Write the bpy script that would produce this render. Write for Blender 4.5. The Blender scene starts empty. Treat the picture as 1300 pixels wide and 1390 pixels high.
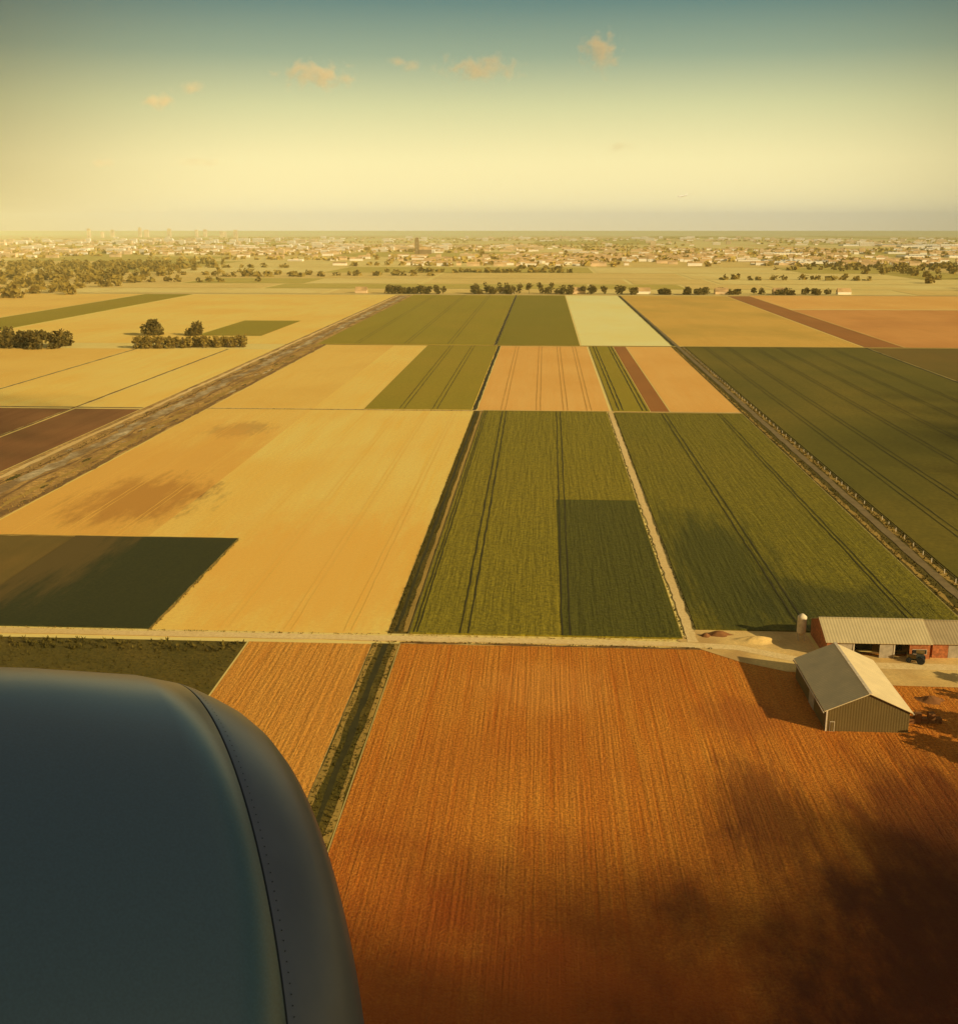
import bpy, math, random
from mathutils import Vector, Matrix
random.seed(7)
R=random.random
U=random.uniform
scn=bpy.context.scene
scn.view_settings.view_transform='Standard'; scn.view_settings.look='None'; scn.view_settings.exposure=0; scn.view_settings.gamma=1

# ------------------------------------------------------------------ helpers
def new_mat(name):
    m=bpy.data.materials.new(name); m.use_nodes=True
    nt=m.node_tree; b=nt.nodes["Principled BSDF"]
    b.inputs["Roughness"].default_value=0.9
    b.inputs["Specular IOR Level"].default_value=0.15
    return m,nt,b
def N(nt,t,**k):
    n=nt.nodes.new(t)
    for a,v in k.items(): setattr(n,a,v)
    return n
def c4(c): return (c[0],c[1],c[2],1)
def mixc(nt,fac,a,b):
    n=N(nt,'ShaderNodeMix',data_type='RGBA')
    if isinstance(fac,(int,float)): n.inputs[0].default_value=fac
    else: nt.links.new(fac,n.inputs[0])
    for i,v in ((6,a),(7,b)):
        if isinstance(v,tuple): n.inputs[i].default_value=c4(v)
        else: nt.links.new(v,n.inputs[i])
    return n.outputs[2]
def noise(nt,sx,sy,sz=1.0,detail=3,rough=.55,lo=.35,hi=.65,off=0):
    g=N(nt,'ShaderNodeNewGeometry'); mp=N(nt,'ShaderNodeMapping')
    mp.inputs['Scale'].default_value=(sx,sy,sz); mp.inputs['Location'].default_value=(off,off*1.7,0)
    nt.links.new(g.outputs['Position'],mp.inputs[0])
    t=N(nt,'ShaderNodeTexNoise'); t.inputs['Scale'].default_value=1; t.inputs['Detail'].default_value=detail
    t.inputs['Roughness'].default_value=rough
    nt.links.new(mp.outputs[0],t.inputs[0])
    r=N(nt,'ShaderNodeMapRange'); r.inputs[1].default_value=lo; r.inputs[2].default_value=hi
    nt.links.new(t.outputs[0],r.inputs[0])
    return r.outputs[0]
_off=[0]
def field_mat(name,a,b,c=None,row=1.2,along=.02,patch=.012,grain=1.5,streak=.5,patchmix=.6,grainmix=.35,dark=None,bump=.0,cross=False,spots=(),py=.7):
    """a/b streak colours along the drilling rows, c patch colour"""
    m,nt,bs=new_mat(name); _off[0]+=13.7; o=_off[0]
    c=c or a; dark=dark or tuple(x*.55 for x in a)
    s1=noise(nt,*( (along,row) if cross else (row,along)),detail=2,lo=.3,hi=.7,off=o)
    s2=noise(nt,*( (along*.5,row*.22) if cross else (row*.22,along*.5)),detail=3,lo=.35,hi=.65,off=o+3)
    p=noise(nt,patch,patch*py,detail=5,lo=.42,hi=.68,off=o+5)
    g=noise(nt,grain,grain,grain,detail=4,rough=.7,lo=.35,hi=.7,off=o+9)
    def mul(x,f):
        n=N(nt,'ShaderNodeMath',operation='MULTIPLY'); nt.links.new(x,n.inputs[0]); n.inputs[1].default_value=f
        return n.outputs[0]
    col=mixc(nt,mul(s1,streak),a,b)
    col=mixc(nt,mul(s2,streak),col,b)
    col=mixc(nt,mul(p,patchmix),col,c)
    col=mixc(nt,mul(g,grainmix),col,dark)
    for (cx,cy,rx,ry,sc,amt) in spots:   # damp / weedy places and painted corner shade, with ragged streaky edges
        gg=N(nt,'ShaderNodeNewGeometry'); v=N(nt,'ShaderNodeVectorMath',operation='SUBTRACT'); nt.links.new(gg.outputs['Position'],v.inputs[0]); v.inputs[1].default_value=(cx,cy,0)
        v2=N(nt,'ShaderNodeVectorMath',operation='MULTIPLY'); nt.links.new(v.outputs[0],v2.inputs[0]); v2.inputs[1].default_value=(1/rx,1/ry,0)
        l=N(nt,'ShaderNodeVectorMath',operation='LENGTH'); nt.links.new(v2.outputs[0],l.inputs[0])
        nz=noise(nt,4.5/rx,1.6/ry,detail=8,rough=.72,lo=.25,hi=.75,off=cx)
        sm=N(nt,'ShaderNodeMath',operation='MULTIPLY_ADD'); nt.links.new(nz,sm.inputs[0]); sm.inputs[1].default_value=-1.0; 
        nt.links.new(l.outputs['Value'],sm.inputs[2])
        r=N(nt,'ShaderNodeMapRange',interpolation_type='SMOOTHSTEP'); r.inputs[1].default_value=.62; r.inputs[2].default_value=-.1; r.inputs[3].default_value=0; r.inputs[4].default_value=amt
        nt.links.new(sm.outputs[0],r.inputs[0])
        col=mixc(nt,r.outputs[0],col,sc)
    nt.links.new(col,bs.inputs['Base Color'])
    if bump:
        bp=N(nt,'ShaderNodeBump'); bp.inputs['Strength'].default_value=.8; bp.inputs['Distance'].default_value=bump
        ad=N(nt,'ShaderNodeMath',operation='ADD'); nt.links.new(s1,ad.inputs[0]); nt.links.new(g,ad.inputs[1])
        nt.links.new(ad.outputs[0],bp.inputs['Height']); nt.links.new(bp.outputs[0],bs.inputs['Normal'])
    return m
def plain(name,c,rough=.8,metal=0,var=.15,scale=1.0,spec=.2):
    m,nt,b=new_mat(name)
    n=noise(nt,scale,scale,scale,detail=4,off=U(0,50))
    nt.links.new(mixc(nt,n,tuple(x*(1-var) for x in c),tuple(min(1,x*(1+var)) for x in c)),b.inputs['Base Color'])
    b.inputs['Roughness'].default_value=rough; b.inputs['Metallic'].default_value=metal
    b.inputs['Specular IOR Level'].default_value=spec
    return m
def mesh_obj(name,v,f,mats=(),mi=None,parent=None,smooth=False):
    me=bpy.data.meshes.new(name); me.from_pydata(v,[],f); 
    for m in mats: me.materials.append(m)
    if mi: me.polygons.foreach_set('material_index',mi)
    if smooth: me.polygons.foreach_set('use_smooth',[True]*len(f))
    me.update()
    o=bpy.data.objects.new(name,me); scn.collection.objects.link(o)
    if parent: o.parent=parent
    return o
def sheet(name,pts,z,mat):
    return mesh_obj(name,[(x,y,z) for x,y in pts],[tuple(range(len(pts)))],[mat])
def rect(name,x0,x1,y0,y1,z,mat):
    return sheet(name,[(x0,y0),(x1,y0),(x1,y1),(x0,y1)],z,mat)
def box(V,F,M,x0,x1,y0,y1,z0,z1,mi=0):
    b=len(V)
    V+=[(x0,y0,z0),(x1,y0,z0),(x1,y1,z0),(x0,y1,z0),(x0,y0,z1),(x1,y0,z1),(x1,y1,z1),(x0,y1,z1)]
    F+=[(b,b+3,b+2,b+1),(b+4,b+5,b+6,b+7),(b,b+1,b+5,b+4),(b+1,b+2,b+6,b+5),(b+2,b+3,b+7,b+6),(b+3,b,b+4,b+7)]
    M+=[mi]*6
def boxobj(name,x0,x1,y0,y1,z0,z1,mat,parent=None):
    V,F,M=[],[],[]; box(V,F,M,x0,x1,y0,y1,z0,z1); return mesh_obj(name,V,F,[mat],parent=parent)
def crop(name,x0,x1,y0,y1,h,mat):
    V,F,M=[],[],[]; box(V,F,M,x0,x1,y0,y1,0.02,h); return mesh_obj(name,V,F,[mat])
def empty(name,loc=(0,0,0)):
    e=bpy.data.objects.new(name,None); e.location=loc; scn.collection.objects.link(e); return e

# ------------------------------------------------------------------ materials
GOLD =field_mat('stubble_gold',(1,.64,.11),(1,.74,.18),(.98,.54,.08),row=.7,streak=.8,grain=.9,grainmix=.38,dark=(.76,.36,.05),
    spots=[(-137,362,26,40,(.30,.11,.025),.9),(-139,497,16,24,(.5,.26,.06),.6),(-62,290,46,70,(.95,.45,.06),.6)])
GOLD2=field_mat('stubble_tan',(.98,.58,.10),(1,.65,.14),(.86,.46,.07),row=.7,streak=.8,grain=.9,grainmix=.38,dark=(.66,.32,.045),
    spots=[(-137,362,26,40,(.24,.09,.02),.95),(-139,497,16,24,(.5,.26,.06),.6),(-150,390,60,140,(.86,.40,.06),.6)])
PALE =field_mat('stubble_pale',(1,.86,.30),(1,.88,.36),(1,.78,.22),row=.3,grainmix=.15)
ORNG =field_mat('soil_orange',(.95,.48,.10),(1,.58,.15),(.86,.40,.07),row=.6,grainmix=.3,dark=(.62,.26,.04))
BRNG =field_mat('stubble_brown',(.80,.44,.07),(.88,.52,.10),(.56,.35,.055),row=.3,grainmix=.3)
RBRN =field_mat('soil_redbrown',(.78,.33,.07),(.86,.40,.10),(.62,.24,.05),row=.2,grainmix=.3)
BROWN=field_mat('soil_brown',(.26,.095,.026),(.38,.16,.045),(.18,.075,.02),row=.6,grainmix=.4,patch=.02)
RED  =field_mat('soil_red',(.42,.15,.03),(.50,.2,.04),(.33,.13,.03),row=.4)
GREEN=field_mat('beet_leaves',(.31,.235,.011),(.40,.30,.018),(.41,.29,.018),row=.9,along=.04,grain=1.1,grainmix=.8,dark=(.10,.078,.005),bump=.25)
GREEN2=field_mat('beet_leaves_dense',(.115,.105,.009),(.155,.135,.012),(.125,.11,.009),row=.9,along=.04,grain=1.1,grainmix=.7,dark=(.042,.04,.004),bump=.25)
GREEN3=field_mat('beet_leaves_mixed',(.25,.20,.010),(.32,.245,.015),(.33,.24,.015),row=.9,along=.04,grain=1.1,grainmix=.8,dark=(.08,.066,.005),bump=.25,
    spots=[(48,290,24,80,(.068,.068,.007),.85),(70,260,26,26,(.055,.055,.007),.7)])
GRFAR=field_mat('crop_leaves_olive',(.35,.255,.013),(.40,.30,.018),(.45,.29,.02),row=.12,along=.01,grain=.5,grainmix=.4)
GRDRK=field_mat('crop_leaves_dark',(.125,.105,.008),(.175,.135,.011),(.31,.20,.02),row=.15,along=.008,grain=.6,grainmix=.5,patch=.01)
DKGR =field_mat('crop_leaves_deep',(.036,.042,.009),(.05,.052,.011),(.055,.05,.011),row=.8,along=.05,grainmix=.6,dark=(.012,.015,.005),spots=[(-140,300,22,60,(.15,.09,.02),.8)])  # deep green is the crop's own leaf colour
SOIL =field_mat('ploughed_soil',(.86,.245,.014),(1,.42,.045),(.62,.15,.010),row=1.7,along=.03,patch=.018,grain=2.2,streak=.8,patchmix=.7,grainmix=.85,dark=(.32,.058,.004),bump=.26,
    spots=[(0,88,150,62,(.38,.062,.005),.8),(36,162,9,22,(.15,.03,.007),.6),(38,196,10,11,(.36,.09,.013),.45),(62,148,20,38,(.18,.034,.006),.8),(80,120,66,46,(.11,.02,.006),.95),(2,208,16,16,(1,.44,.08),.25)])  # large near dark spots paint corner darkening into soil colour; small ones damp
SOIL2=field_mat('ploughed_soil_dry',(.86,.34,.04),(.95,.46,.07),(.74,.27,.03),row=1.2,along=.04,grainmix=.6,dark=(.38,.115,.012),bump=.2)
TRACK=field_mat('track_dirt',(.95,.66,.25),(1,.74,.33),(.74,.46,.12),row=1,along=.05,grainmix=.5,dark=(.55,.3,.08))
YARD =field_mat('yard_sand',(.90,.56,.16),(.98,.67,.23),(.42,.2,.06),row=.3,along=.3,patch=.1,grainmix=.5)
GRASS=field_mat('verge_grass',(.11,.085,.009),(.18,.12,.013),(.26,.16,.022),row=.6,along=.3,patch=.05,grain=1.3,grainmix=.8,dark=(.025,.022,.004))
DRYG =field_mat('dry_grass',(.50,.29,.055),(.62,.38,.08),(.26,.16,.03),row=.4,along=.05,patch=.03,grainmix=.6)
MUD  =field_mat('canal_mud',(.70,.38,.09),(.84,.50,.13),(.30,.15,.04),row=.35,along=.03,patch=.09,grain=.4,patchmix=.9,grainmix=.8,dark=(.18,.085,.025),py=.4)
BED  =field_mat('canal_bed',(.30,.17,.055),(.46,.28,.10),(.92,.72,.38),row=.5,along=.05,patch=.14,grain=.5,patchmix=1,grainmix=.6,dark=(.11,.06,.025),py=.35)
TRAM =plain('wheel_ruts',(.045,.036,.006),scale=.5)
RUTD =plain('field_edge',(.24,.12,.03),scale=.3,var=.3)
LAND =field_mat('land_base',(.95,.70,.20),(1,.76,.24),(.85,.62,.15),row=.01,along=.003,patch=.002,grain=.05,grainmix=.2,cross=True)
LEAF =field_mat('leaves_olive',(.11,.072,.010),(.17,.11,.014),(.20,.125,.018),row=.3,along=.3,patch=.03,grain=.8,grainmix=.5,dark=(.04,.028,.006))
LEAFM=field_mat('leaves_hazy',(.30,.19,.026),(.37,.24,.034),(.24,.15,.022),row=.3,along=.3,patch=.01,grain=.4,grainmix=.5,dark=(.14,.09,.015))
LEAFF=field_mat('leaves_distant',(.50,.33,.06),(.56,.38,.075),(.42,.28,.05),row=.05,along=.05,patch=.004,grain=.1,grainmix=.4,dark=(.32,.21,.04))  # leaves get paler with distance: haze painted into their colour
BARK =plain('bark',(.11,.07,.04))

# ------------------------------------------------------------------ ground
S=45000
rect('ground',-S,S,-6000,S,0,LAND)
def F(name,x0,x1,y0,y1,mat,h=None):
    if h: return crop(name,x0,x1,y0,y1,h,mat)
    return rect(name,x0,x1,y0,y1,.05 if y1<1600 else .2,mat)
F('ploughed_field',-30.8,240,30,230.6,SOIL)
F('ploughed_field',-65,-37.3,60,230,SOIL2)
F('grass_strip',-260,-65.4,150,229.8,GRASS)
F('stubble_field',-172,-34.8,313.6,879,GOLD)
F('stubble_field',-90,-34.8,236.5,313.6,GOLD)
F('cereal_field',-139.6,-90.4,236.6,313.1,DKGR,.35)
F('fallow_field',-230,-140,236.6,313.1,field_mat('fallow_soil',(.20,.12,.022),(.27,.15,.027),(.09,.075,.013),row=.5,patch=.02))
rect('stubble_field',-171.5,-118,314,878,.09,GOLD2)
F('beet_field',-29.6,32.4,236.8,556,GREEN,.4)
rect('beet_field',5.2,32.2,236.9,367,.44,GREEN2)
F('beet_field',36.2,99.5,243,553,GREEN3,.4)
F('beet_field',-91,-36,559,877,GRFAR,.3)
F('stubble_field',-33,34,559,877,ORNG)
F('crop_field',36,54.5,559,877,GRFAR,.3)
F('ploughed_field',55,64.4,559,877,RED)
F('stubble_field',65,100,559,877,ORNG)
F('crop_field',110.5,248,150,877,GRDRK,.4)
F('crop_field',251.5,460,150,877,field_mat('crop_brown_green',(.20,.12,.017),(.25,.15,.02),(.13,.105,.013),row=.1,along=.01))
F('crop_field',-181,-39.5,884,1560,GRFAR,.3)
F('crop_field',-36.5,29,884,1560,field_mat('crop_leaves_mid',(.26,.205,.010),(.30,.23,.015),(.32,.23,.015),row=.12,along=.01,grain=.5,grainmix=.4),.3)
F('stubble_field',30.5,101,884,1560,PALE)
F('stubble_field',105,249,884,1560,BRNG)
F('ploughed_field',250.5,281,884,1560,RED)
F('stubble_field',282,760,884,1300,RBRN)
F('stubble_field',282,760,1310,1570,ORNG)
F('stubble_field',-240,-206,559,842,GOLD)
F('stubble_field',-312,-242,559,842,GOLD)
F('stubble_field',-520,-315,470,842,GOLD2)
F('ploughed_field',-240,-206,180,552,BROWN)
F('ploughed_field',-420,-243,180,552,BROWN)
F('stubble_field',-490,-206,884,1560,GOLD)
rect('meadow',-300,-243,950,1110,.25,GRFAR)
F('crop_field',-562,-494,850,1560,GRFAR,.3)
F('stubble_field',-980,-566,900,1560,GOLD2)

def tram(x,y0,y1,z,gap=1.9,w=.45,mat=TRAM,dx=0):
    V,Fc,M=[],[],[]
    for s in (-gap/2,gap/2):
        n=60;b=len(V)
        for i in range(n+1):
            y=y0+(y1-y0)*i/n; j=x+s+dx*i/n+U(-.12,.12); ww=w*U(.6,1.25)
            V+= [(j-ww/2,y,z),(j+ww/2,y,z)]
        for i in range(n): Fc.append((b+2*i,b+2*i+1,b+2*i+3,b+2*i+2))
    return mesh_obj('wheel_ruts',V,Fc,[mat])
tram(-17,237,555,.48,dx=-2); tram(6.2,237,555,.48,dx=2,w=.4)
tram(-28.2,237,555,.48,gap=.8,w=.3)
tram(61.2,244,552,.48,dx=-.8,w=.4); tram(88,244,552,.48,gap=1.4,w=.35)
for x in (126,143,164,182,202,222): tram(x,200,876,.48,w=.4,gap=2.4)
for x in (-72,-55): tram(x,560,876,.38,w=.4,gap=2.4)
for x in (-150,-110,-75): tram(x,890,1558,.38,w=.4,gap=3)
LR=plain('ruts_soil',(.66,.33,.06))
for x in (-20,-2,12,24): tram(x,560,876,.11,w=.5,gap=2.2,mat=LR)
for x in (40,52): tram(x,560,876,.38,w=.6,gap=2.2)
SR=field_mat('stubble_wheelings',(.97,.58,.095),(1,.66,.14),row=.5,along=.03,grainmix=.5,dark=(.78,.40,.06))
for x in (-44,-58,-73,-88,-103): tram(x,(238 if x>-88 else 315),554,.10,w=.25,gap=1.7,mat=SR)
for x in (-128,-145,-160): tram(x,315,554,.12,w=.25,gap=1.7,mat=SR)

for a in [(-172,100,555.8,558.4),(-206,100.5,878.2,883),(110,460,878,882.5)]:
    rect('field_margin',*a,.11,DRYG)
def ribbon(name,pts,w,z,mat,jit=.25,step=6):
    V,Fc=[],[]
    P=[]
    for i in range(len(pts)-1):
        a,b=Vector(pts[i]),Vector(pts[i+1]); n=max(1,int((b-a).length/step))
        for k in range(n): P.append(a.lerp(b,k/n))
    P.append(Vector(pts[-1]))
    for i,p in enumerate(P):
        t=(P[min(i+1,len(P)-1)]-P[max(i-1,0)]).normalized(); nn=Vector((-t.y,t.x))
        l=p+nn*(w/2+U(-jit,jit)); r=p-nn*(w/2+U(-jit,jit)); V+=[(l.x,l.y,z),(r.x,r.y,z)]
    for i in range(len(P)-1): Fc.append((2*i,2*i+1,2*i+3,2*i+2))
    return mesh_obj(name,V,Fc,[mat])
ribbon('field_margin',[(-313,200),(-313,842)],1.4,.12,RUTD); ribbon('field_margin',[(-241.8,200),(-241.8,842)],1.5,.12,RUTD)
ribbon('field_margin',[(249.6,400),(249.6,878)],2.4,.13,TRAM)
ribbon('field_margin',[(-34.6,559),(-34.6,878)],2,.12,TRAM); ribbon('field_margin',[(-38,884),(-38,1560)],2,.3,TRAM)
ribbon('field_margin',[(103,884),(103,1560)],2.4,.25,TRAM)
ribbon('field_margin',[(-420,556.2),(-206,556.2)],2,.13,RUTD)
ribbon('field_margin',[(-89.9,236),(-89.9,313)],.7,.14,DRYG,jit=.3,step=3); ribbon('field_margin',[(-172,313.6),(-90,313.6)],.9,.14,DRYG,jit=.35,step=3)
ribbon('field_margin',[(-31,231.1),(100,231.1)],.9,.1,RUTD,jit=.35,step=3)

# ------------------------------------------------------------------ roads & tracks
ribbon('farm_road',[(-320,233.4),(30,233.6),(44,232),(52,228),(60,223.5),(140,223)],3.2,.16,TRACK)
ribbon('dirt_track',[(34.4,235),(34.4,557),(34.5,559)],2.1,.17,TRACK,jit=.35,step=3)
ribbon('dirt_track',[(-172,557.2),(100,557.2)],1.6,.18,TRACK)
ribbon('farm_road',[(105.5,150),(105.5,880),(104,1560)],2.6,.2,plain('old_asphalt',(.24,.16,.06),scale=.3))
rect('road_verge',100.2,110.2,150,880,.08,GRASS)
ribbon('road_verge',[(101.4,240),(101.4,880)],1.2,.12,DRYG,jit=.5,step=4); ribbon('road_verge',[(108.2,150),(108.2,880)],1.6,.12,DRYG,jit=.6,step=4)
ribbon('farm_road',[(-1500,1577),(1500,1577)],7,.35,TRACK,jit=.5)
sheet('farmyard',[(31,236),(36,243),(48,245.5),(61,243),(61,229.5),(110,229),(110,212),(69,213),(66,219),(52,219),(43,224),(36,230.5)],.12,YARD)
rect('canal_bank',-205.5,-172.4,120,1560,.07,MUD)
# meandering muddy bed with irregular edges
def wander(x,amp,y0=120,y1=1560,step=12,ph=0):
    return [(x+amp*math.sin(y*.045+ph)+amp*.7*math.sin(y*.11+ph*2)+U(-.3,.3)*amp,y) for y in range(y0,y1,step)]
ribbon('canal',wander(-190.5,.9),5.5,.12,BED,jit=1.3,step=5)
ribbon('dirt_track',wander(-201.5,.3,ph=2),2.4,.13,TRACK,jit=.5)
ribbon('canal_bank',wander(-174.2,.4,ph=3),2.4,.13,RUTD,jit=.9,step=5)
ribbon('canal_bank',wander(-179,.7,ph=1),2.0,.135,DRYG,jit=1.0,step=5)
ribbon('canal_bank',wander(-185.5,.8,ph=0),1.0,.14,RUTD,jit=.6,step=5)
ribbon('canal_bank',wander(-195.6,.8,ph=0),.9,.14,RUTD,jit=.5,step=5)
for i in range(70):
    y=U(180,860); x=random.choice([-182,-197.5,-177])+U(-2,2); a=[2*math.pi*k/10 for k in range(10)]; r=U(.8,2.2)
    sheet('mud_patch',[(x+r*.6*math.cos(t)*U(.7,1.3),y+r*3*math.sin(t)*U(.7,1.3)) for t in a],.15+i*.0006,random.choice([RUTD,BED,GRASS]))

# ------------------------------------------------------------------ tufts
def tufts(name,x0,x1,y0,y1,n,h,mat,z=.05):
    V,Fc=[],[]
    for _ in range(n):
        x,y=U(x0,x1),U(y0,y1); s=U(.4,1.2)*h
        for k in range(5):
            a=U(0,6.28); dx,dy=math.cos(a)*s*.7,math.sin(a)*s*.7; b=len(V)
            V+=[(x-dy*.5,y+dx*.5,z),(x+dy*.5,y-dx*.5,z),(x+dx*.8,y+dy*.8,z+s*U(.5,1.1))]
            Fc.append((b,b+1,b+2))
    return mesh_obj(name,V,Fc,[mat])
rect('drainage_ditch',-34.6,-30,236.8,555.5,.07,GRASS)
rect('drainage_ditch',-37.1,-31,60,230.5,.07,GRASS)
ribbon('drainage_ditch',[(-32.9,238),(-32.9,555)],.8,.1,TRAM)
ribbon('drainage_ditch',[(-34.2,60),(-34.2,230)],1.1,.1,TRAM)
ribbon('ditch_verge',[(-30.7,238),(-30.7,555)],1.2,.12,DRYG); ribbon('ditch_verge',[(-36.4,60),(-36.4,230)],1.1,.12,DRYG); ribbon('ditch_verge',[(-31.8,60),(-31.8,230)],1.0,.12,DRYG)
tufts('reeds',-36.8,-34.7,60,230,900,.4,GRASS); tufts('reeds',-33.4,-31.2,60,230,900,.4,GRASS)
tufts('reeds',-34.6,-33.4,237,555,1200,.45,GRASS)
tufts('reeds',-32.3,-31.2,237,555,700,.35,GRASS)
tufts('tall_grass',-180,-65.8,196,229,2500,.4,GRASS)
tufts('shrubs',-180,-66,223,229,300,1.0,GRASS)
tufts('tall_grass',100.3,103.6,240,880,1500,.6,GRASS); tufts('tall_grass',107.2,110,240,880,1800,.6,GRASS)
tufts('tall_grass',-184,-173,240,880,2600,.5,DRYG)
tufts('tall_grass',-198,-194,240,880,900,.5,GRASS)
tufts('tall_grass',-37,38,230.9,231.9,260,.3,GRASS)
tufts('tall_grass',-200,30,235.4,236.4,500,.3,DRYG)
tufts('tall_grass',-171,-36,555.6,556.6,200,.4,GRASS)
tufts('tall_grass',32.6,33.2,237,553,500,.4,GRASS); tufts('tall_grass',35.6,36.4,243,553,500,.4,GRASS)
tufts('tall_grass',-90.6,-89.2,237,313,160,.4,GRASS)

# ------------------------------------------------------------------ trees
def add_tree(V,Fc,M,x,y,h,w,n,z=0,trunk=.3,leaf=.2):
    b=len(V); r=h*.022+.08
    k=5
    for i in range(k):
        a=6.283*i/k; V.append((x+r*math.cos(a),y+r*math.sin(a),z))
    for i in range(k):
        a=6.283*i/k; V.append((x+r*.4*math.cos(a),y+r*.4*math.sin(a),z+h*.75))
    for i in range(k): Fc.append((b+i,b+(i+1)%k,b+k+(i+1)%k,b+k+i)); M.append(1)
    if n>60:
        for _ in range(6):
            a=U(0,6.28); z0=h*U(.3,.55); L=w*.4; b=len(V)
            V+=[(x,y,z+z0),(x+.12,y,z+z0+.25),(x+L*math.cos(a),y+L*math.sin(a),z+z0+L*.8)]; Fc.append((b,b+1,b+2)); M.append(1)
    lobes=[(U(-.28,.28)*w,U(-.28,.28)*w,h*U(trunk+.15,.82),U(.22,.36)*w) for _ in range(6)]
    for i in range(n):
        lx,ly,lz,lr=random.choice(lobes)
        u=U(-1,1);a=U(0,6.283);s=math.sqrt(1-u*u);rr=lr*U(.6,1.1)
        px,py,pz=x+lx+rr*s*math.cos(a),y+ly+rr*s*math.sin(a),z+max(.4,min(h,lz+rr*u*1.1))
        q=leaf*w*U(.5,1.1); t1=Vector((U(-1,1),U(-1,1),U(-.6,.6))).normalized()*q; t2=Vector((U(-1,1),U(-1,1),U(-1,1))).normalized()*q
        b=len(V); V+=[(px+t1.x,py+t1.y,pz+t1.z),(px+t2.x,py+t2.y,pz+t2.z),(px-t1.x,py-t1.y,pz-t1.z),(px-t2.x,py-t2.y,pz-t2.z)]
        Fc.append((b,b+1,b+2,b+3)); M.append(0)
def trees(name,lst,n,leafmat,leaf=.2,trunk=.3):
    V,Fc,M=[],[],[]
    for (x,y,h,w) in lst: add_tree(V,Fc,M,x,y,h,w,n,leaf=leaf,trunk=trunk)
    return mesh_obj(name,V,Fc,[leafmat,BARK],M)
trees('shelter_belt',[(-316+i*1.0+U(-.7,.7),843+U(-5,5)+i*.2,U(8,11.5),U(3.4,5)) for i in range(84)],130,LEAFM,.2,-.12)
trees('deciduous_tree',[(-338,950,15,17)],800,LEAF,.11,-.1)
trees('deciduous_tree',[(-302,950,12,15)],700,LEAF,.11,-.1)
trees('tree_group',[(U(-500,-372),848+U(-14,14),U(10,16),U(8,12)) for _ in range(50)],120,LEAF,.18,-.08)
row=[]
for a,b,nn in ((-245,-165,16),(-130,-20,10),(0,40,5),(60,130,5),(150,235,14),(-170,-130,4)):
    row+=[(U(a,b),1590+U(-8,8),U(6,13),U(8,13)) for _ in range(nn)]
row+=[(-95+i*15+U(-2,2),1600,U(13,17),10) for i in range(13)]
trees('tree_row',row,150,LEAF,.16,.1)
trees('tree_row',[(U(235,430),1600+U(-15,15),U(5,10),U(9,14)) for _ in range(14)],90,LEAF,.2,.1)
trees('woodland',[(U(-1250,-640)+(y*-.12),1400+y,U(9,17),U(12,20)) for y in [U(0,1500) for _ in range(430)]],45,LEAFM,.26,.05)
trees('woodland',[(U(640,1400),y,U(8,15),U(12,20)) for y in [1700+U(0,1)**2*1200 for _ in range(260)]],45,LEAFM,.26,.1)
trees('farmyard_trees',[(86,178,10,8),(92,184,11,9),(97,190,10,8),(90,172,10,8),(103,197,11,9),(99,180,12,9),(108,205,11,9)],500,LEAF,.11,-.05)

# ------------------------------------------------------------------ far parcels, hedges and towns
farm=[field_mat('far_gold',(.96,.70,.2),(.98,.76,.25),(.88,.57,.14),row=.02,along=.01,grain=.1,grainmix=.3),  # far field colours paled, haze painted in on top of haze_layer
      field_mat('far_olive',(.58,.43,.07),(.64,.47,.08),(.7,.5,.09),row=.02,along=.01,grain=.1,grainmix=.3),
      field_mat('far_tan',(.90,.59,.15),(.95,.66,.19),(.76,.5,.11),row=.02,along=.01,grain=.1,grainmix=.3)]
Yb=[1585,1720,1880,2080,2350,2700,3150,3700,4400,5300,6500,8200,10500,14000]
V,Fc,M=[],[],[]
for i in range(len(Yb)-1):
    y0,y1=Yb[i]+8,Yb[i+1]-8; x=-.65*y1
    while x<.62*y1:
        w=U(90,420)*(1+y0/6000); m=random.choices([0,1,2],[5,2,3])[0]; b=len(V)
        V+=[(x,y0,.3),(x+w-8,y0,.3),(x+w-8,y1,.3),(x,y1,.3)]; Fc.append((b,b+1,b+2,b+3)); M.append(m); x+=w
mesh_obj('distant_fields',V,Fc,farm,M)
hl=[];h2=[]
for i in range(110):
    y=1850*math.exp(U(0,1)**.6*1.8); x=U(-.5,.5)*y; L=U(40,300)*(1+y/4000); n=int(L/20)
    for k in range(n):
        if R()<.7: (hl if y<2800 else h2).append((x+L*k/n+U(-5,5),y+U(-20,20),U(4,9),U(12,20)))
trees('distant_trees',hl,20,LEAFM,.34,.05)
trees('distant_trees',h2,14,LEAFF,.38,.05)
WALLW=plain('far_render',(.95,.84,.60),scale=.02,var=.05); ROOFR=plain('far_tiles',(.62,.37,.14),scale=.05,var=.3); WALLB=plain('far_brick',(.72,.50,.25),scale=.02,var=.25); GLS=plain('far_window',(.42,.31,.16))  # far walls, roofs and windows also paled, haze put into colour
def house(V,Fc,M,x,y,w,d,h,rh):
    b=len(V); box(V,Fc,M,x-w/2,x+w/2,y-d/2,y+d/2,0,h,random.choice([0,0,2]))
    b=len(V)
    V+=[(x-w/2-.4,y-d/2-.4,h),(x+w/2+.4,y-d/2-.4,h),(x+w/2+.4,y+d/2+.4,h),(x-w/2-.4,y+d/2+.4,h),(x-w/2,y,h+rh),(x+w/2,y,h+rh)]
    Fc+= [(b,b+1,b+5,b+4),(b+2,b+3,b+4,b+5),(b+1,b+2,b+5),(b+3,b,b+4)]; M+=[1,1,1,1]
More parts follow.
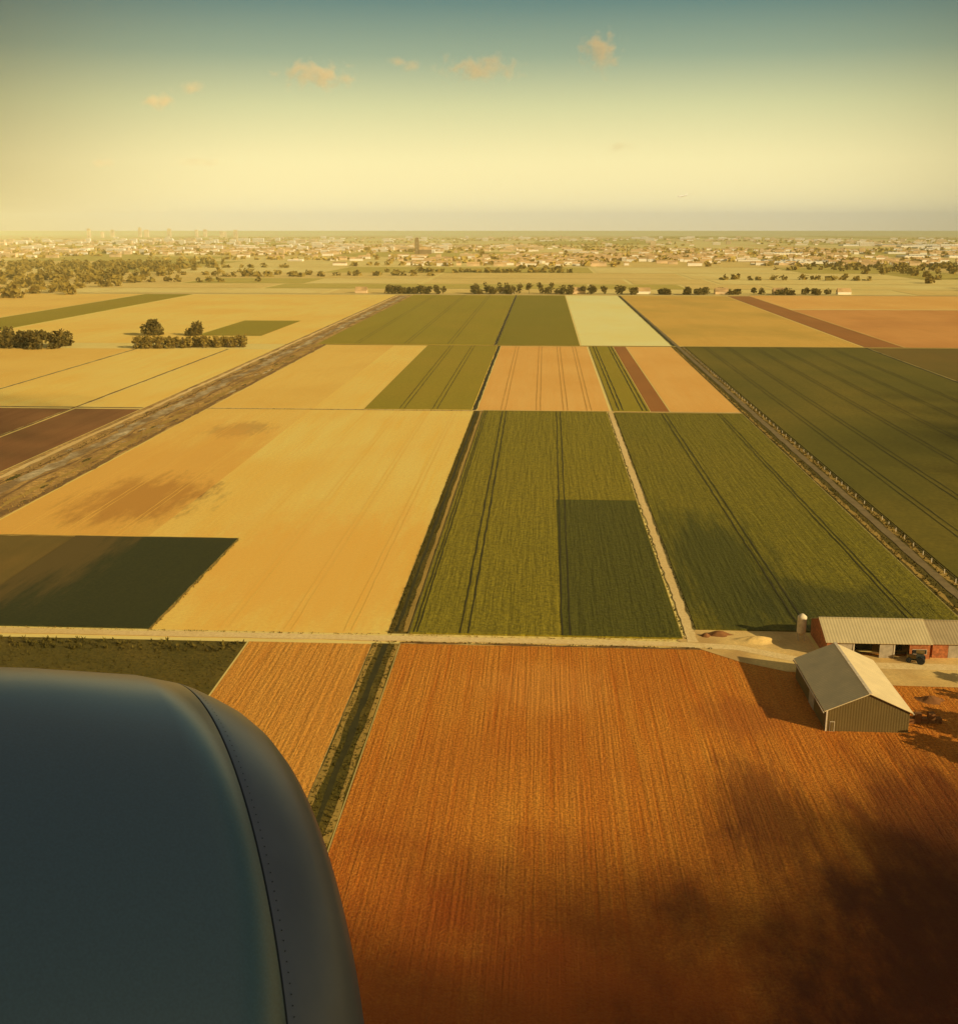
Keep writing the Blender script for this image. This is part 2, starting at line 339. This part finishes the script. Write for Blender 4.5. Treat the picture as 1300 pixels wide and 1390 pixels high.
def block(V,Fc,M,x,y,w,d,h):
    box(V,Fc,M,x-w/2,x+w/2,y-d/2,y+d/2,0,h,random.choice([0,0,2]))
    k=int(h/3.2)
    for i in range(k):
        box(V,Fc,M,x-w/2+1,x+w/2-1,y-d/2-.25,y-d/2-.05,1+i*3.2,2.5+i*3.2,3)
    box(V,Fc,M,x-w*.15,x+w*.15,y-d*.2,y+d*.2,h+.01,h+3,2)
def town(name,clusters):
    V,Fc,M=[],[],[]; tl=[]
    for (cx,cy,rx,ry,nh,nb,bh) in clusters:
        for _ in range(nh):
            x,y=random.gauss(cx,rx),cy+U(-ry,ry); house(V,Fc,M,x,y,U(10,40),U(9,12),U(5,8),U(3,5))
            if R()<.6: tl.append((x+U(-60,60),y-U(5,60),U(6,11),U(14,26)))
        for _ in range(nb):
            x,y=random.gauss(cx,rx),cy+U(-ry,ry); block(V,Fc,M,x,y,U(20,80),U(14,22),bh*U(.4,1.2))
    trees('town_trees',tl,12,LEAFF,.4,.0)
    return mesh_obj(name,V,Fc,[WALLW,ROOFR,WALLB,GLS],M)
town('distant_town',[(-1500,4600,450,700,240,70,17),(-700,5200,500,700,240,55,17),(-2600,7000,700,1000,180,100,24),(-2000,3900,300,400,80,30,13)])
town('distant_village',[(300,3500,420,350,230,8,10),(1000,4500,500,600,180,12,11),(-50,2900,160,140,50,1,9),(900,3000,260,200,70,3,8)])
town('distant_town',[(2300,7500,900,1500,160,60,18),(400,9500,1600,1200,140,60,20)])
V,Fc,M=[],[],[]
for _ in range(12): 
    x,y=random.gauss(-3900,420),U(11300,12400); block(V,Fc,M,x,y,U(22,45),U(25,40),U(50,100))
mesh_obj('high_rise_skyline',V,Fc,[WALLB,ROOFR,WALLB,WALLB],M)
V,Fc,M=[],[],[]
for _ in range(34):
    y=U(2900,6200); x=U(.2,.46)*y; w=U(50,170); dd=U(40,110); h=U(5,9); box(V,Fc,M,x-w/2,x+w/2,y-dd/2,y+dd/2,0,h,random.choice([0,0,1]))
    nb=int(w/12)
    for k in range(nb):
        xa=x-w/2+k*w/nb; b=len(V); wd=w/nb
        V+=[(xa,y-dd/2,h+.02),(xa+wd,y-dd/2,h+.02),(xa+wd/2,y-dd/2,h+2),(xa,y+dd/2,h+.02),(xa+wd,y+dd/2,h+.02),(xa+wd/2,y+dd/2,h+2)]
        Fc+=[(b,b+1,b+2),(b,b+2,b+5,b+3),(b+1,b+4,b+5,b+2),(b+3,b+5,b+4)]; M+=[0]*4
mesh_obj('glasshouses',V,Fc,[WALLW,WALLB],M)
V,Fc,M=[],[],[]
box(V,Fc,M,-467,-453,4080,4094,0,50,2); box(V,Fc,M,-465,-455,4082,4092,50.02,58,2)
house(V,Fc,M,-430,4087,44,18,16,10)
for k in range(3): box(V,Fc,M,-462,-458,4079.6,4079.9,12+12*k,19+12*k,3)
mesh_obj('church',V,Fc,[WALLW,ROOFR,plain('church_brick',(.3,.18,.08)),GLS],M)
V,Fc,M=[],[],[]
for x in (-262,-52,49,139,250,330,420): house(V,Fc,M,x,1606,U(14,24),U(10,14),4,5)
mesh_obj('farmhouse_row',V,Fc,[WALLW,ROOFR,WALLB,GLS],M)

# ------------------------------------------------------------------ barn
def corrug(name,c,axis='Y',sc=6,amt=.8):
    m,nt,b=new_mat(name)
    g=N(nt,'ShaderNodeNewGeometry'); w=N(nt,'ShaderNodeTexWave',bands_direction=axis); w.inputs['Scale'].default_value=sc/6.28*.5
    w.inputs['Distortion'].default_value=0
    nt.links.new(g.outputs['Position'],w.inputs[0])
    n=noise(nt,.35,.35,.35,detail=5,lo=.3,hi=.75,off=U(0,90))
    col=mixc(nt,n,c,tuple(x*.72 for x in c)); col2=mixc(nt,w.outputs[0],col,tuple(x*amt for x in c))
    nt.links.new(col2,b.inputs['Base Color'])
    bp=N(nt,'ShaderNodeBump'); bp.inputs['Distance'].default_value=.03; nt.links.new(w.outputs[0],bp.inputs['Height']); nt.links.new(bp.outputs[0],b.inputs['Normal'])
    b.inputs['Roughness'].default_value=.6
    return m
CR=corrug('corrugated_roof',(.98,.74,.36),'Y'); CRX=corrug('corrugated_roof_x',(.70,.53,.25),'X',6,.85)
CW=corrug('barn_cladding',(.18,.115,.032),'X',8,.8); CWY=corrug('barn_cladding_side',(.18,.115,.032),'Y',8)
TRIM=plain('barn_trim',(.66,.52,.32)); DARK=plain('barn_opening',(.02,.015,.012)); BRICK=plain('red_brick',(.44,.14,.04),var=.3,scale=2)
DOORM=plain('grey_door',(.42,.33,.2))
barn=empty('barn')
x0,x1,y0,y1,eh,rh=53,68,191,216,4.2,7.6; xm=(x0+x1)/2
mesh_obj('walls',[(x0,y0,0),(x1,y0,0),(x1,y0,eh),(xm,y0,rh),(x0,y0,eh),(x0,y1,0),(x1,y1,0),(x1,y1,eh),(xm,y1,rh),(x0,y1,eh)],
  [(0,1,2,3,4),(6,5,9,8,7),(5,0,4,9),(1,6,7,2)],[CW,CWY],[0,0,1,1],parent=barn)
def slope(name,xa,za,xb,zb,ya,yb,t,mat,par):
    V=[(xa,ya,za),(xb,ya,zb),(xb,yb,zb),(xa,yb,za),(xa,ya,za+t),(xb,ya,zb+t),(xb,yb,zb+t),(xa,yb,za+t)]
    return mesh_obj(name,V,[(0,3,2,1),(4,5,6,7),(0,1,5,4),(1,2,6,5),(2,3,7,6),(3,0,4,7)],[mat],parent=par)
sl=(rh-eh)/(xm-x0)
slope('roof_left',x0-.5,eh-.5*sl+.05,xm-.01,rh+.05,y0-.4,y1+.4,.14,CR,barn)
slope('roof_right',xm+.01,rh+.05,x1+.5,eh-.5*sl+.05,y0-.4,y1+.4,.14,CR,barn)
boxobj('ridge_cap',xm-.3,xm+.3,y0-.42,y1+.42,rh+.2,rh+.3,TRIM,barn)
boxobj('corner_post',x0-.06,x0+.2,y0-.08,y0-.02,0,eh,TRIM,barn)
boxobj('door',x0+.7,x0+1.6,y0-.09,y0-.03,0,2.0,TRIM,barn); boxobj('door_panel',x0+.8,x0+1.5,y0-.13,y0-.1,.1,1.9,CW,barn)
boxobj('gutter_left',x0-.72,x0-.54,y0-.3,y1+.3,eh-.45,eh-.28,TRIM,barn); boxobj('gutter_right',x1+.54,x1+.72,y0-.3,y1+.3,eh-.45,eh-.28,TRIM,barn)
boxobj('side_door',x0-.09,x0-.03,y0+9,y0+13,0,3.6,DOORM,barn)
# ------------------------------------------------------------------ long shed
shed=empty('long_farm_shed')
def shed_part(xa,xb,ya,yb,e,r,roofm,walls):
    ym=(ya+yb)/2
    mesh_obj('end_walls',[(xa,ya,0),(xa,yb,0),(xa,yb,e),(xa,ym,r),(xa,ya,e),(xb,ya,0),(xb,yb,0),(xb,yb,e),(xb,ym,r),(xb,ya,e)],[(1,0,4,3,2),(5,6,7,8,9),(6,1,2,7)],[BRICK],parent=shed)
    s=(r-e)/(ym-ya)
    for nm,yy0,zz0,yy1,zz1 in (('roof_front',ya-.5,e-.5*s+.05,ym-.01,r+.05),('roof_back',ym+.01,r+.05,yb+.5,e-.5*s+.05)):
        V=[(xa-.3,yy0,zz0),(xb+.3,yy0,zz0),(xb+.3,yy1,zz1),(xa-.3,yy1,zz1)]; V+=[(p[0],p[1],p[2]+.14) for p in V]
        mesh_obj(nm,V,[(0,3,2,1),(4,5,6,7),(0,1,5,4),(1,2,6,5),(2,3,7,6),(3,0,4,7)],[roofm],parent=shed)
    boxobj('ridge',xa-.3,xb+.3,ym-.25,ym+.25,r+.2,r+.3,roofm,shed)
    for (a,b,kind) in walls:
        if kind=='b': boxobj('brick_bay',a,b,ya,ya+.3,0,e,BRICK,shed)
        elif kind=='d': boxobj('sliding_door',a+.1,b-.1,ya+.1,ya+.2,0,e-.3,DOORM,shed); boxobj('lintel',a,b,ya,ya+.3,e-.29,e,TRIM,shed)
        elif kind=='o': boxobj('opening_back',a,b,ya+5,ya+5.1,0,e,DARK,shed); boxobj('post',a-.12,a+.12,ya,ya+.3,0,e,TRIM,shed)
        elif kind=='w': boxobj('brick_bay',a,b,ya,ya+.3,0,e,BRICK,shed); boxobj('window',a+.6,b-.6,ya-.05,ya-.01,1.2,2.3,TRIM,shed); boxobj('window_glass',a+.7,b-.7,ya-.09,ya-.06,1.3,2.2,DARK,shed)
shed_part(62,84,227.8,242,3.7,6.4,CRX,[(62,64.6,'w'),(64.6,67.6,'d'),(67.8,73.2,'o'),(73.2,76.4,'d'),(76.4,79.6,'o'),(79.6,83.9,'w')])
shed_part(84.7,112,228.6,242.5,3.5,6.0,corrug('corrugated_roof_old',(.50,.36,.17),'X',6,.85),[(84.7,88,'b'),(88,92,'d'),(92,96,'w'),(96,100,'o'),(100,112,'w')])
silo=empty('feed_silo')
def lathe(name,prof,n,mat,loc,parent=None):
    V,Fc=[],[]
    for (r,z) in prof:
        for i in range(n):
            a=6.28318*i/n; V.append((loc[0]+r*math.cos(a),loc[1]+r*math.sin(a),loc[2]+z))
    for j in range(len(prof)-1):
        for i in range(n): Fc.append((j*n+i,j*n+(i+1)%n,(j+1)*n+(i+1)%n,(j+1)*n+i))
    return mesh_obj(name,V,Fc,[mat],parent=parent,smooth=True)
SIL=plain('silo_shell',(.8,.62,.36),.5)
lathe('silo_body',[(.15,1.0),(1.0,2.0),(1.02,2.1),(1.02,5.6),(1.0,5.7),(.25,6.3),(.01,6.35)],24,SIL,(58.9,238,0),silo)
for i in range(4):
    a=.785+i*1.571; xx,yy=58.9+.9*math.cos(a),238+.9*math.sin(a); boxobj('leg_%d'%i,xx-.07,xx+.07,yy-.07,yy+.07,0,2.1,TRIM,silo)
def heap(name,cx,cy,rx,ry,h,mat,n=36):
    V,Fc=[(cx,cy,h)],[]
    rings=8
    for j in range(1,rings+1):
        t=j/rings
        for i in range(n):
            a=6.283*i/n; q=t*(1+.15*math.sin(3*a)+.08*math.sin(5*a+1)); V.append((cx+rx*q*math.cos(a),cy+ry*q*math.sin(a),max(.02,h*(math.cos(t*3.14159)*.5+.5)+U(-.06,.06)*h)))
    for i in range(n): Fc.append((0,1+i,1+(i+1)%n))
    for j in range(rings-1):
        for i in range(n): a=1+j*n+i; b=1+j*n+(i+1)%n; Fc.append((a,a+n,b+n,b))
    return mesh_obj(name,V,Fc,[mat],smooth=True)
heap('sand_pile',49,236.5,6.5,2.6,1.3,YARD); heap('dung_heap',41,240,3.5,1.6,1.1,BROWN); heap('dirt_pile',37.8,239,1.5,1.2,.9,BROWN)
heap('dirt_pile',77,206,3,2,1.0,BROWN)

def tractor(name,x,y,col):
    e=empty(name,(x,y,.12)); P=plain('tractor_paint',col,.4); T=plain('tyre',(.02,.02,.02)); G=plain('cab_glass',(.05,.07,.07),.1,spec=.6)
    def bx(n,a,b,c,d,f,g,m): o=boxobj(n,a,b,c,d,f,g,m,e); return o
    bx('bonnet',-.45,.45,.4,2.3,.9,1.6,P); bx('chassis',-.3,.3,-1,2.2,.5,.89,T); bx('cab',-.75,.75,-1.1,.39,1.1,2.4,G); bx('cab_roof',-.85,.85,-1.2,.5,2.41,2.6,P)
    bx('exhaust',.5,.6,1.2,1.3,1.2,2.4,T)
    def wheel(n,cx,cy,r,w):
        V,Fc=[],[]; k=20
        for s,rr in ((-w/2,r*.5),(-w/2,r*.95),(-w/3,r),(w/3,r),(w/2,r*.95),(w/2,r*.5)):
            for i in range(k): a=6.283*i/k; V.append((cx+s,cy+rr*math.cos(a),r+rr*math.sin(a)))
        for j in range(5):
            for i in range(k): Fc.append((j*k+i,j*k+(i+1)%k,(j+1)*k+(i+1)%k,(j+1)*k+i))
        Fc.append(tuple(range(k))); Fc.append(tuple(range(5*k,6*k)))
        mesh_obj(n,V,Fc,[T],parent=e)
    for n,cx,cy,r,w in (('wheel_rl',-.95,-.6,.85,.5),('wheel_rr',.95,-.6,.85,.5),('wheel_fl',-.8,1.8,.55,.35),('wheel_fr',.8,1.8,.55,.35)): wheel(n,cx,cy,r,w)
    return e
t=tractor('tractor',80.8,225.6,(.22,.13,.03)); t.rotation_euler=(0,0,1.2)
V,Fc,M=[],[],[]
for i in range(5):
    for j in range(1+i%2): box(V,Fc,M,69.2+i*1.3,70.4+i*1.3,195+i*.1,196.2+i*.1,.06+j*1.0,1.0+j*1.0)
mesh_obj('potato_crates',V,Fc,[BROWN])
V,Fc,M=[],[],[]
y=236
while y<870: box(V,Fc,M,108.4,108.62,y,y+.22,.05,1.3); y+=9+U(-2.5,2.5)
mesh_obj('fence_posts',V,Fc,[TRIM])

# ------------------------------------------------------------------ engine nacelle
al,ta=math.radians(31),math.radians(9)
d=Vector((math.cos(al)*math.cos(ta),math.sin(al)*math.cos(ta),-math.sin(ta)))
e1=Vector((math.sin(al),-math.cos(al),0)); e2=d.cross(e1)*-1
if e2.z<0: e2=-e2
SC=1.07
C=Vector((-1.09,3.62,90-3.11))
prof=[(.95,.6),(.97,.3),(1.0,.12),(1.04,.04),(1.09,0),(1.14,.02),(1.19,.06),(1.24,.12),(1.28,.19),(1.315,.26),(1.331,.302),(1.3315,.305),(1.329,.3065),(1.329,.3095),(1.333,.311),(1.365,.45),(1.40,.8),(1.43,1.3),(1.445,1.9),(1.44,2.7),(1.38,3.8),(1.2,4.8),(1.0,5.6)]
n=200; V,Fc,M=[],[],[]
for (r,s) in prof:
    for i in range(n):
        a=6.28318530718*i/n; p=C-d*s*SC+e2*(r*SC*math.cos(a))+e1*(r*SC*math.sin(a)); V.append(tuple(p))
for j in range(len(prof)-1):
    mi=0 if j<11 else (2 if 11<=j<=13 else 1)
    for i in range(n): Fc.append((j*n+i,j*n+(i+1)%n,(j+1)*n+(i+1)%n,(j+1)*n+i)); M.append(mi)
LIP=plain('lip_metal',(.10,.12,.17),.34,.25,.08,3,.5)
COWL=plain('cowl_paint',(.035,.095,.15),.30,0,.10,120,spec=1.0); SEAM=plain('seam',(.03,.04,.05))
nac=empty('engine_nacelle')
mesh_obj('cowl',V,Fc,[LIP,COWL,SEAM],M,parent=nac,smooth=True)
V,Fc=[],[]
for srow,rr in ((.285,1.3255),):
    for i in range(300):
        a=6.283185*i/300; nrm=e2*math.cos(a)+e1*math.sin(a); p=C-d*srow*SC+nrm*(rr*SC+.0015); t=d; q=nrm.cross(t); b=len(V); s=.0024
        for k in range(6): V.append(tuple(p+t*s*math.cos(k*1.047)+q*s*math.sin(k*1.047)))
        V.append(tuple(p+nrm*.001))
        for k in range(6): Fc.append((b+k,b+(k+1)%6,b+6))
mesh_obj('rivets',V,Fc,[SEAM],parent=nac)
V,Fc=[],[]
for i in range(24):
    a0=6.283*i/24
    b=len(V)
    for (r,tw,off) in ((.3,.5,0),(.6,.35,.03),(.94,.2,.06)):
        for sgn in (-1,1):
            a=a0+sgn*.11+off; nrm=e2*math.cos(a)+e1*math.sin(a); V.append(tuple(C-d*(.75+sgn*tw*.2)+nrm*r))
    Fc+=[(b,b+1,b+3,b+2),(b+2,b+3,b+5,b+4)]
mesh_obj('fan_blades',V,Fc,[LIP],parent=nac)
V,Fc=[],[]; pr=[(.001,.35),(.15,.45),(.27,.62),(.32,.8),(.96,.95),(.96,.6)]
for r,s in pr:
    for i in range(40): a=6.2832*i/40; V.append(tuple(C-d*s+(e2*math.cos(a)+e1*math.sin(a))*r))
for j in range(len(pr)-1):
    for i in range(40): Fc.append((j*40+i,j*40+(i+1)%40,(j+1)*40+(i+1)%40,(j+1)*40+i))
mesh_obj('spinner',V,Fc,[SEAM],parent=nac,smooth=True)

# ------------------------------------------------------------------ distant airliner
pl=empty('airliner',(460,3900,196)); WP=plain('aircraft_white',(.9,.88,.8),.4)
V,Fc=[],[]; pr=[(.05,-18),(1,-17),(1.9,-14),(2,-10),(2,8),(1.4,14),(.3,19)]
for r,x in pr:
    for i in range(14): a=6.2832*i/14; V.append((x,r*math.cos(a),r*math.sin(a)))
for j in range(len(pr)-1):
    for i in range(14): Fc.append((j*14+i,j*14+(i+1)%14,(j+1)*14+(i+1)%14,(j+1)*14+i))
mesh_obj('fuselage',V,Fc,[WP],parent=pl,smooth=True)
def slab(nm,pts,t,par,vert=False):
    V=[(x,y,z) for x,y,z in pts]+[(x,y+(t if vert else 0),z+(0 if vert else t)) for x,y,z in pts]; k=len(pts)
    mesh_obj(nm,V,[tuple(range(k)),tuple(range(k,2*k))]+[(i,(i+1)%k,k+(i+1)%k,k+i) for i in range(k)],[WP],parent=par)
for s in (-1,1):
    slab('wing_%d'%(s+1),[(-4,s*1.5,-1),(3,s*1.5,-1),(7,s*17,1.2),(5.2,s*17,1.2)],.4,pl); slab('tailplane_%d'%(s+1),[(13,s*.8,.6),(16.5,s*.8,.6),(18.5,s*6,.9),(17,s*6,.9)],.2,pl)
    slab('engine_%d'%(s+1),[(-4,s*5.5-.9,-2.6),(-4,s*5.5+.9,-2.6),(0,s*5.5+.9,-2.4),(0,s*5.5-.9,-2.4)],1.5,pl)
slab('tail_fin',[(12,0,1.5),(17,0,1.2),(19,0,7.5),(16.8,0,7.5)],.3,pl,True)
pl.rotation_euler=(0,-.12,.35)

# ------------------------------------------------------------------ clouds
def cloud_vol(x,y,z,sx,sy,sz,dens,seed):
    bpy.ops.mesh.primitive_ico_sphere_add(subdivisions=3,radius=1,location=(x,y,z)); o=bpy.context.object; o.name='cloud'; o.scale=(sx,sy,sz)
    m=bpy.data.materials.new('cloud_vapour'); m.use_nodes=True; nt=m.node_tree; nt.nodes.clear()
    out=N(nt,'ShaderNodeOutputMaterial'); pv=N(nt,'ShaderNodeVolumePrincipled'); nt.links.new(pv.outputs[0],out.inputs['Volume'])
    pv.inputs['Color'].default_value=(1,.78,.48,1); pv.inputs['Anisotropy'].default_value=-.5
    tc=N(nt,'ShaderNodeTexCoord'); ln=N(nt,'ShaderNodeVectorMath',operation='LENGTH'); nt.links.new(tc.outputs['Object'],ln.inputs[0])
    mp=N(nt,'ShaderNodeMapping'); mp.inputs['Location'].default_value=(seed,seed*2,0); mp.inputs['Scale'].default_value=(sx/70,sy/70,sz/60); nt.links.new(tc.outputs['Object'],mp.inputs[0])
    no=N(nt,'ShaderNodeTexNoise'); no.inputs['Scale'].default_value=1; no.inputs['Detail'].default_value=4; nt.links.new(mp.outputs[0],no.inputs[0])
    a=N(nt,'ShaderNodeMath',operation='MULTIPLY_ADD'); nt.links.new(no.outputs[0],a.inputs[0]); a.inputs[1].default_value=2.2; a.inputs[2].default_value=-.5
    s=N(nt,'ShaderNodeMath',operation='SUBTRACT'); nt.links.new(a.outputs[0],s.inputs[0]); nt.links.new(ln.outputs['Value'],s.inputs[1])
    mx=N(nt,'ShaderNodeMapRange'); mx.inputs[1].default_value=0; mx.inputs[2].default_value=.5; mx.inputs[4].default_value=dens; nt.links.new(s.outputs[0],mx.inputs[0])
    nt.links.new(mx.outputs[0],pv.inputs['Density'])
    # added glow in place of multiple scattering, which single-scatter rendering leaves out
    e=N(nt,'ShaderNodeMath',operation='MULTIPLY'); nt.links.new(mx.outputs[0],e.inputs[0]); e.inputs[1].default_value=.32; nt.links.new(e.outputs[0],pv.inputs['Emission Strength'])
    pv.inputs['Emission Color'].default_value=(1,.58,.22,1)
    o.data.materials.append(m); return o
for i,(x,dz,sx,sz,dn) in enumerate([(-1260,814,310,110,.009),(-360,845,340,100,.007),(290,925,155,160,.010),(-2140,686,150,60,.008),(-1960,748,140,50,.005),(-780,872,120,55,.006),(-2500,357,110,40,.003),(-1950,365,200,40,.003),(400,430,120,50,.003)]):
    cloud_vol(x,6400,90+dz,sx,120,sz,dn,i*3.1+1)
m=bpy.data.materials.new('haze'); m.use_nodes=True; nt=m.node_tree; nt.nodes.clear()
out=N(nt,'ShaderNodeOutputMaterial'); vs=N(nt,'ShaderNodeVolumeScatter'); nt.links.new(vs.outputs[0],out.inputs['Volume'])
vs.inputs['Color'].default_value=(1,.84,.32,1); vs.inputs['Density'].default_value=8e-5; vs.inputs['Anisotropy'].default_value=-.40
V,Fc,M=[],[],[]; box(V,Fc,M,-16000,16000,-3000,17000,-2,300); mesh_obj('haze_layer',V,Fc,[m])

SUN_AZ=Vector((.853,-.522,0)); EL=math.radians(21)
CLM=plain('shadow_cloud',(.85,.85,.85),1,0,.05)
def shadow_cloud(gx,gy,rx,ry,dens=1.0,alt=620,flat=.5,rs=1.0):  # unseen clouds, added only to shade the nacelle and darken view edges
    off=alt/math.tan(EL); cx,cy=gx+SUN_AZ.x*off,gy+SUN_AZ.y*off
    V,Fc=[],[]
    n=int(dens*rx*ry/22/rs/rs)
    for _ in range(n):
        a=U(0,6.283); t=abs(random.gauss(0,flat)); t=min(t,1.25)
        px,py=cx+rx*t*math.cos(a),cy+ry*t*math.sin(a); r=U(3,8)*(1.3-t*.6)*rs; pz=alt+U(0,6)*(1-t*.5)
        b=len(V); 
        for (z,k,q) in ((-.55,6,.8),(.1,7,1.0),(.65,5,.7)):
            for i in range(6): aa=6.283*i/6+z; V.append((px+r*q*math.cos(aa)*U(.85,1.15),py+r*q*math.sin(aa)*U(.85,1.15),pz+r*z))
        for j in range(2):
            for i in range(6): Fc.append((b+j*6+i,b+j*6+(i+1)%6,b+(j+1)*6+(i+1)%6,b+(j+1)*6+i))
        Fc.append(tuple(b+5-i for i in range(6))); Fc.append(tuple(b+12+i for i in range(6)))
    return mesh_obj('cloud',V,Fc,[CLM])
shadow_cloud(-206,128,60,60,3)
shadow_cloud(92,102,88,56,3.6,flat=.62)
shadow_cloud(14,78,95,40,2.4,flat=.6)
shadow_cloud(240,390,80,190,1.2,alt=900,flat=.6,rs=1.2)
shadow_cloud(-285,380,60,180,1.2,alt=900,flat=.6,rs=1.2)

# ------------------------------------------------------------------ light
w=bpy.data.worlds.new("World"); scn.world=w; w.use_nodes=True; nt=w.node_tree; bg=nt.nodes['Background']
sky=N(nt,'ShaderNodeTexSky',sky_type='NISHITA'); sky.sun_disc=False; sky.sun_elevation=EL
az=math.atan2(SUN_AZ.x,SUN_AZ.y); sky.sun_rotation=az; sky.dust_density=4; sky.air_density=1.2
tc=N(nt,'ShaderNodeTexCoord'); sp=N(nt,'ShaderNodeSeparateXYZ'); nt.links.new(tc.outputs['Generated'],sp.inputs[0])
cr=N(nt,'ShaderNodeValToRGB'); nt.links.new(sp.outputs['Z'],cr.inputs[0]); el=cr.color_ramp.elements
el[0].position=0; el[0].color=(1.25,.93,.36,1); el[1].position=1; el[1].color=(.48,.44,.36,1)
for p,c in ((.02,(1.2,.97,.42)),(.055,(1.08,.92,.42)),(.10,(.70,.69,.34)),(.14,(.31,.40,.26)),(.18,(.12,.23,.20)),(.26,(.09,.20,.21)),(.5,(.50,.45,.32))):
    q=el.new(p); q.color=c4(c)
dt=N(nt,'ShaderNodeVectorMath',operation='DOT_PRODUCT'); nt.links.new(tc.outputs['Generated'],dt.inputs[0]); dt.inputs[1].default_value=(-.02,.998,.04)
mr=N(nt,'ShaderNodeMapRange',interpolation_type='SMOOTHSTEP'); mr.inputs[1].default_value=.86; mr.inputs[2].default_value=.99; mr.inputs[3].default_value=.38; mr.inputs[4].default_value=1.08
nt.links.new(dt.outputs['Value'],mr.inputs[0])
vm=N(nt,'ShaderNodeVectorMath',operation='SCALE'); nt.links.new(cr.outputs[0],vm.inputs[0]); nt.links.new(mr.outputs[0],vm.inputs['Scale'])
v2=N(nt,'ShaderNodeVectorMath',operation='SCALE'); nt.links.new(vm.outputs[0],v2.inputs[0]); v2.inputs['Scale'].default_value=10
mixn=mixc(nt,.05,v2.outputs[0],sky.outputs[0]); nt.links.new(mixn,bg.inputs[0]); bg.inputs[1].default_value=.1
L=bpy.data.lights.new('sun','SUN'); L.energy=5; L.angle=math.radians(.5); L.color=(1,.83,.5)
so=bpy.data.objects.new('sun',L); scn.collection.objects.link(so)
sd=Vector((SUN_AZ.x*math.cos(EL),SUN_AZ.y*math.cos(EL),math.sin(EL))); so.rotation_euler=sd.to_track_quat('Z','Y').to_euler()

# ------------------------------------------------------------------ camera
cam=bpy.data.cameras.new('camera'); co=bpy.data.objects.new('camera',cam); scn.collection.objects.link(co); scn.camera=co
cam.sensor_fit='HORIZONTAL'; cam.sensor_width=36; cam.lens=1500/1300*36; cam.clip_end=80000; cam.clip_start=.05
co.location=(0,0,90); co.rotation_euler=(math.radians(90-14.4),0,math.radians(3.3))
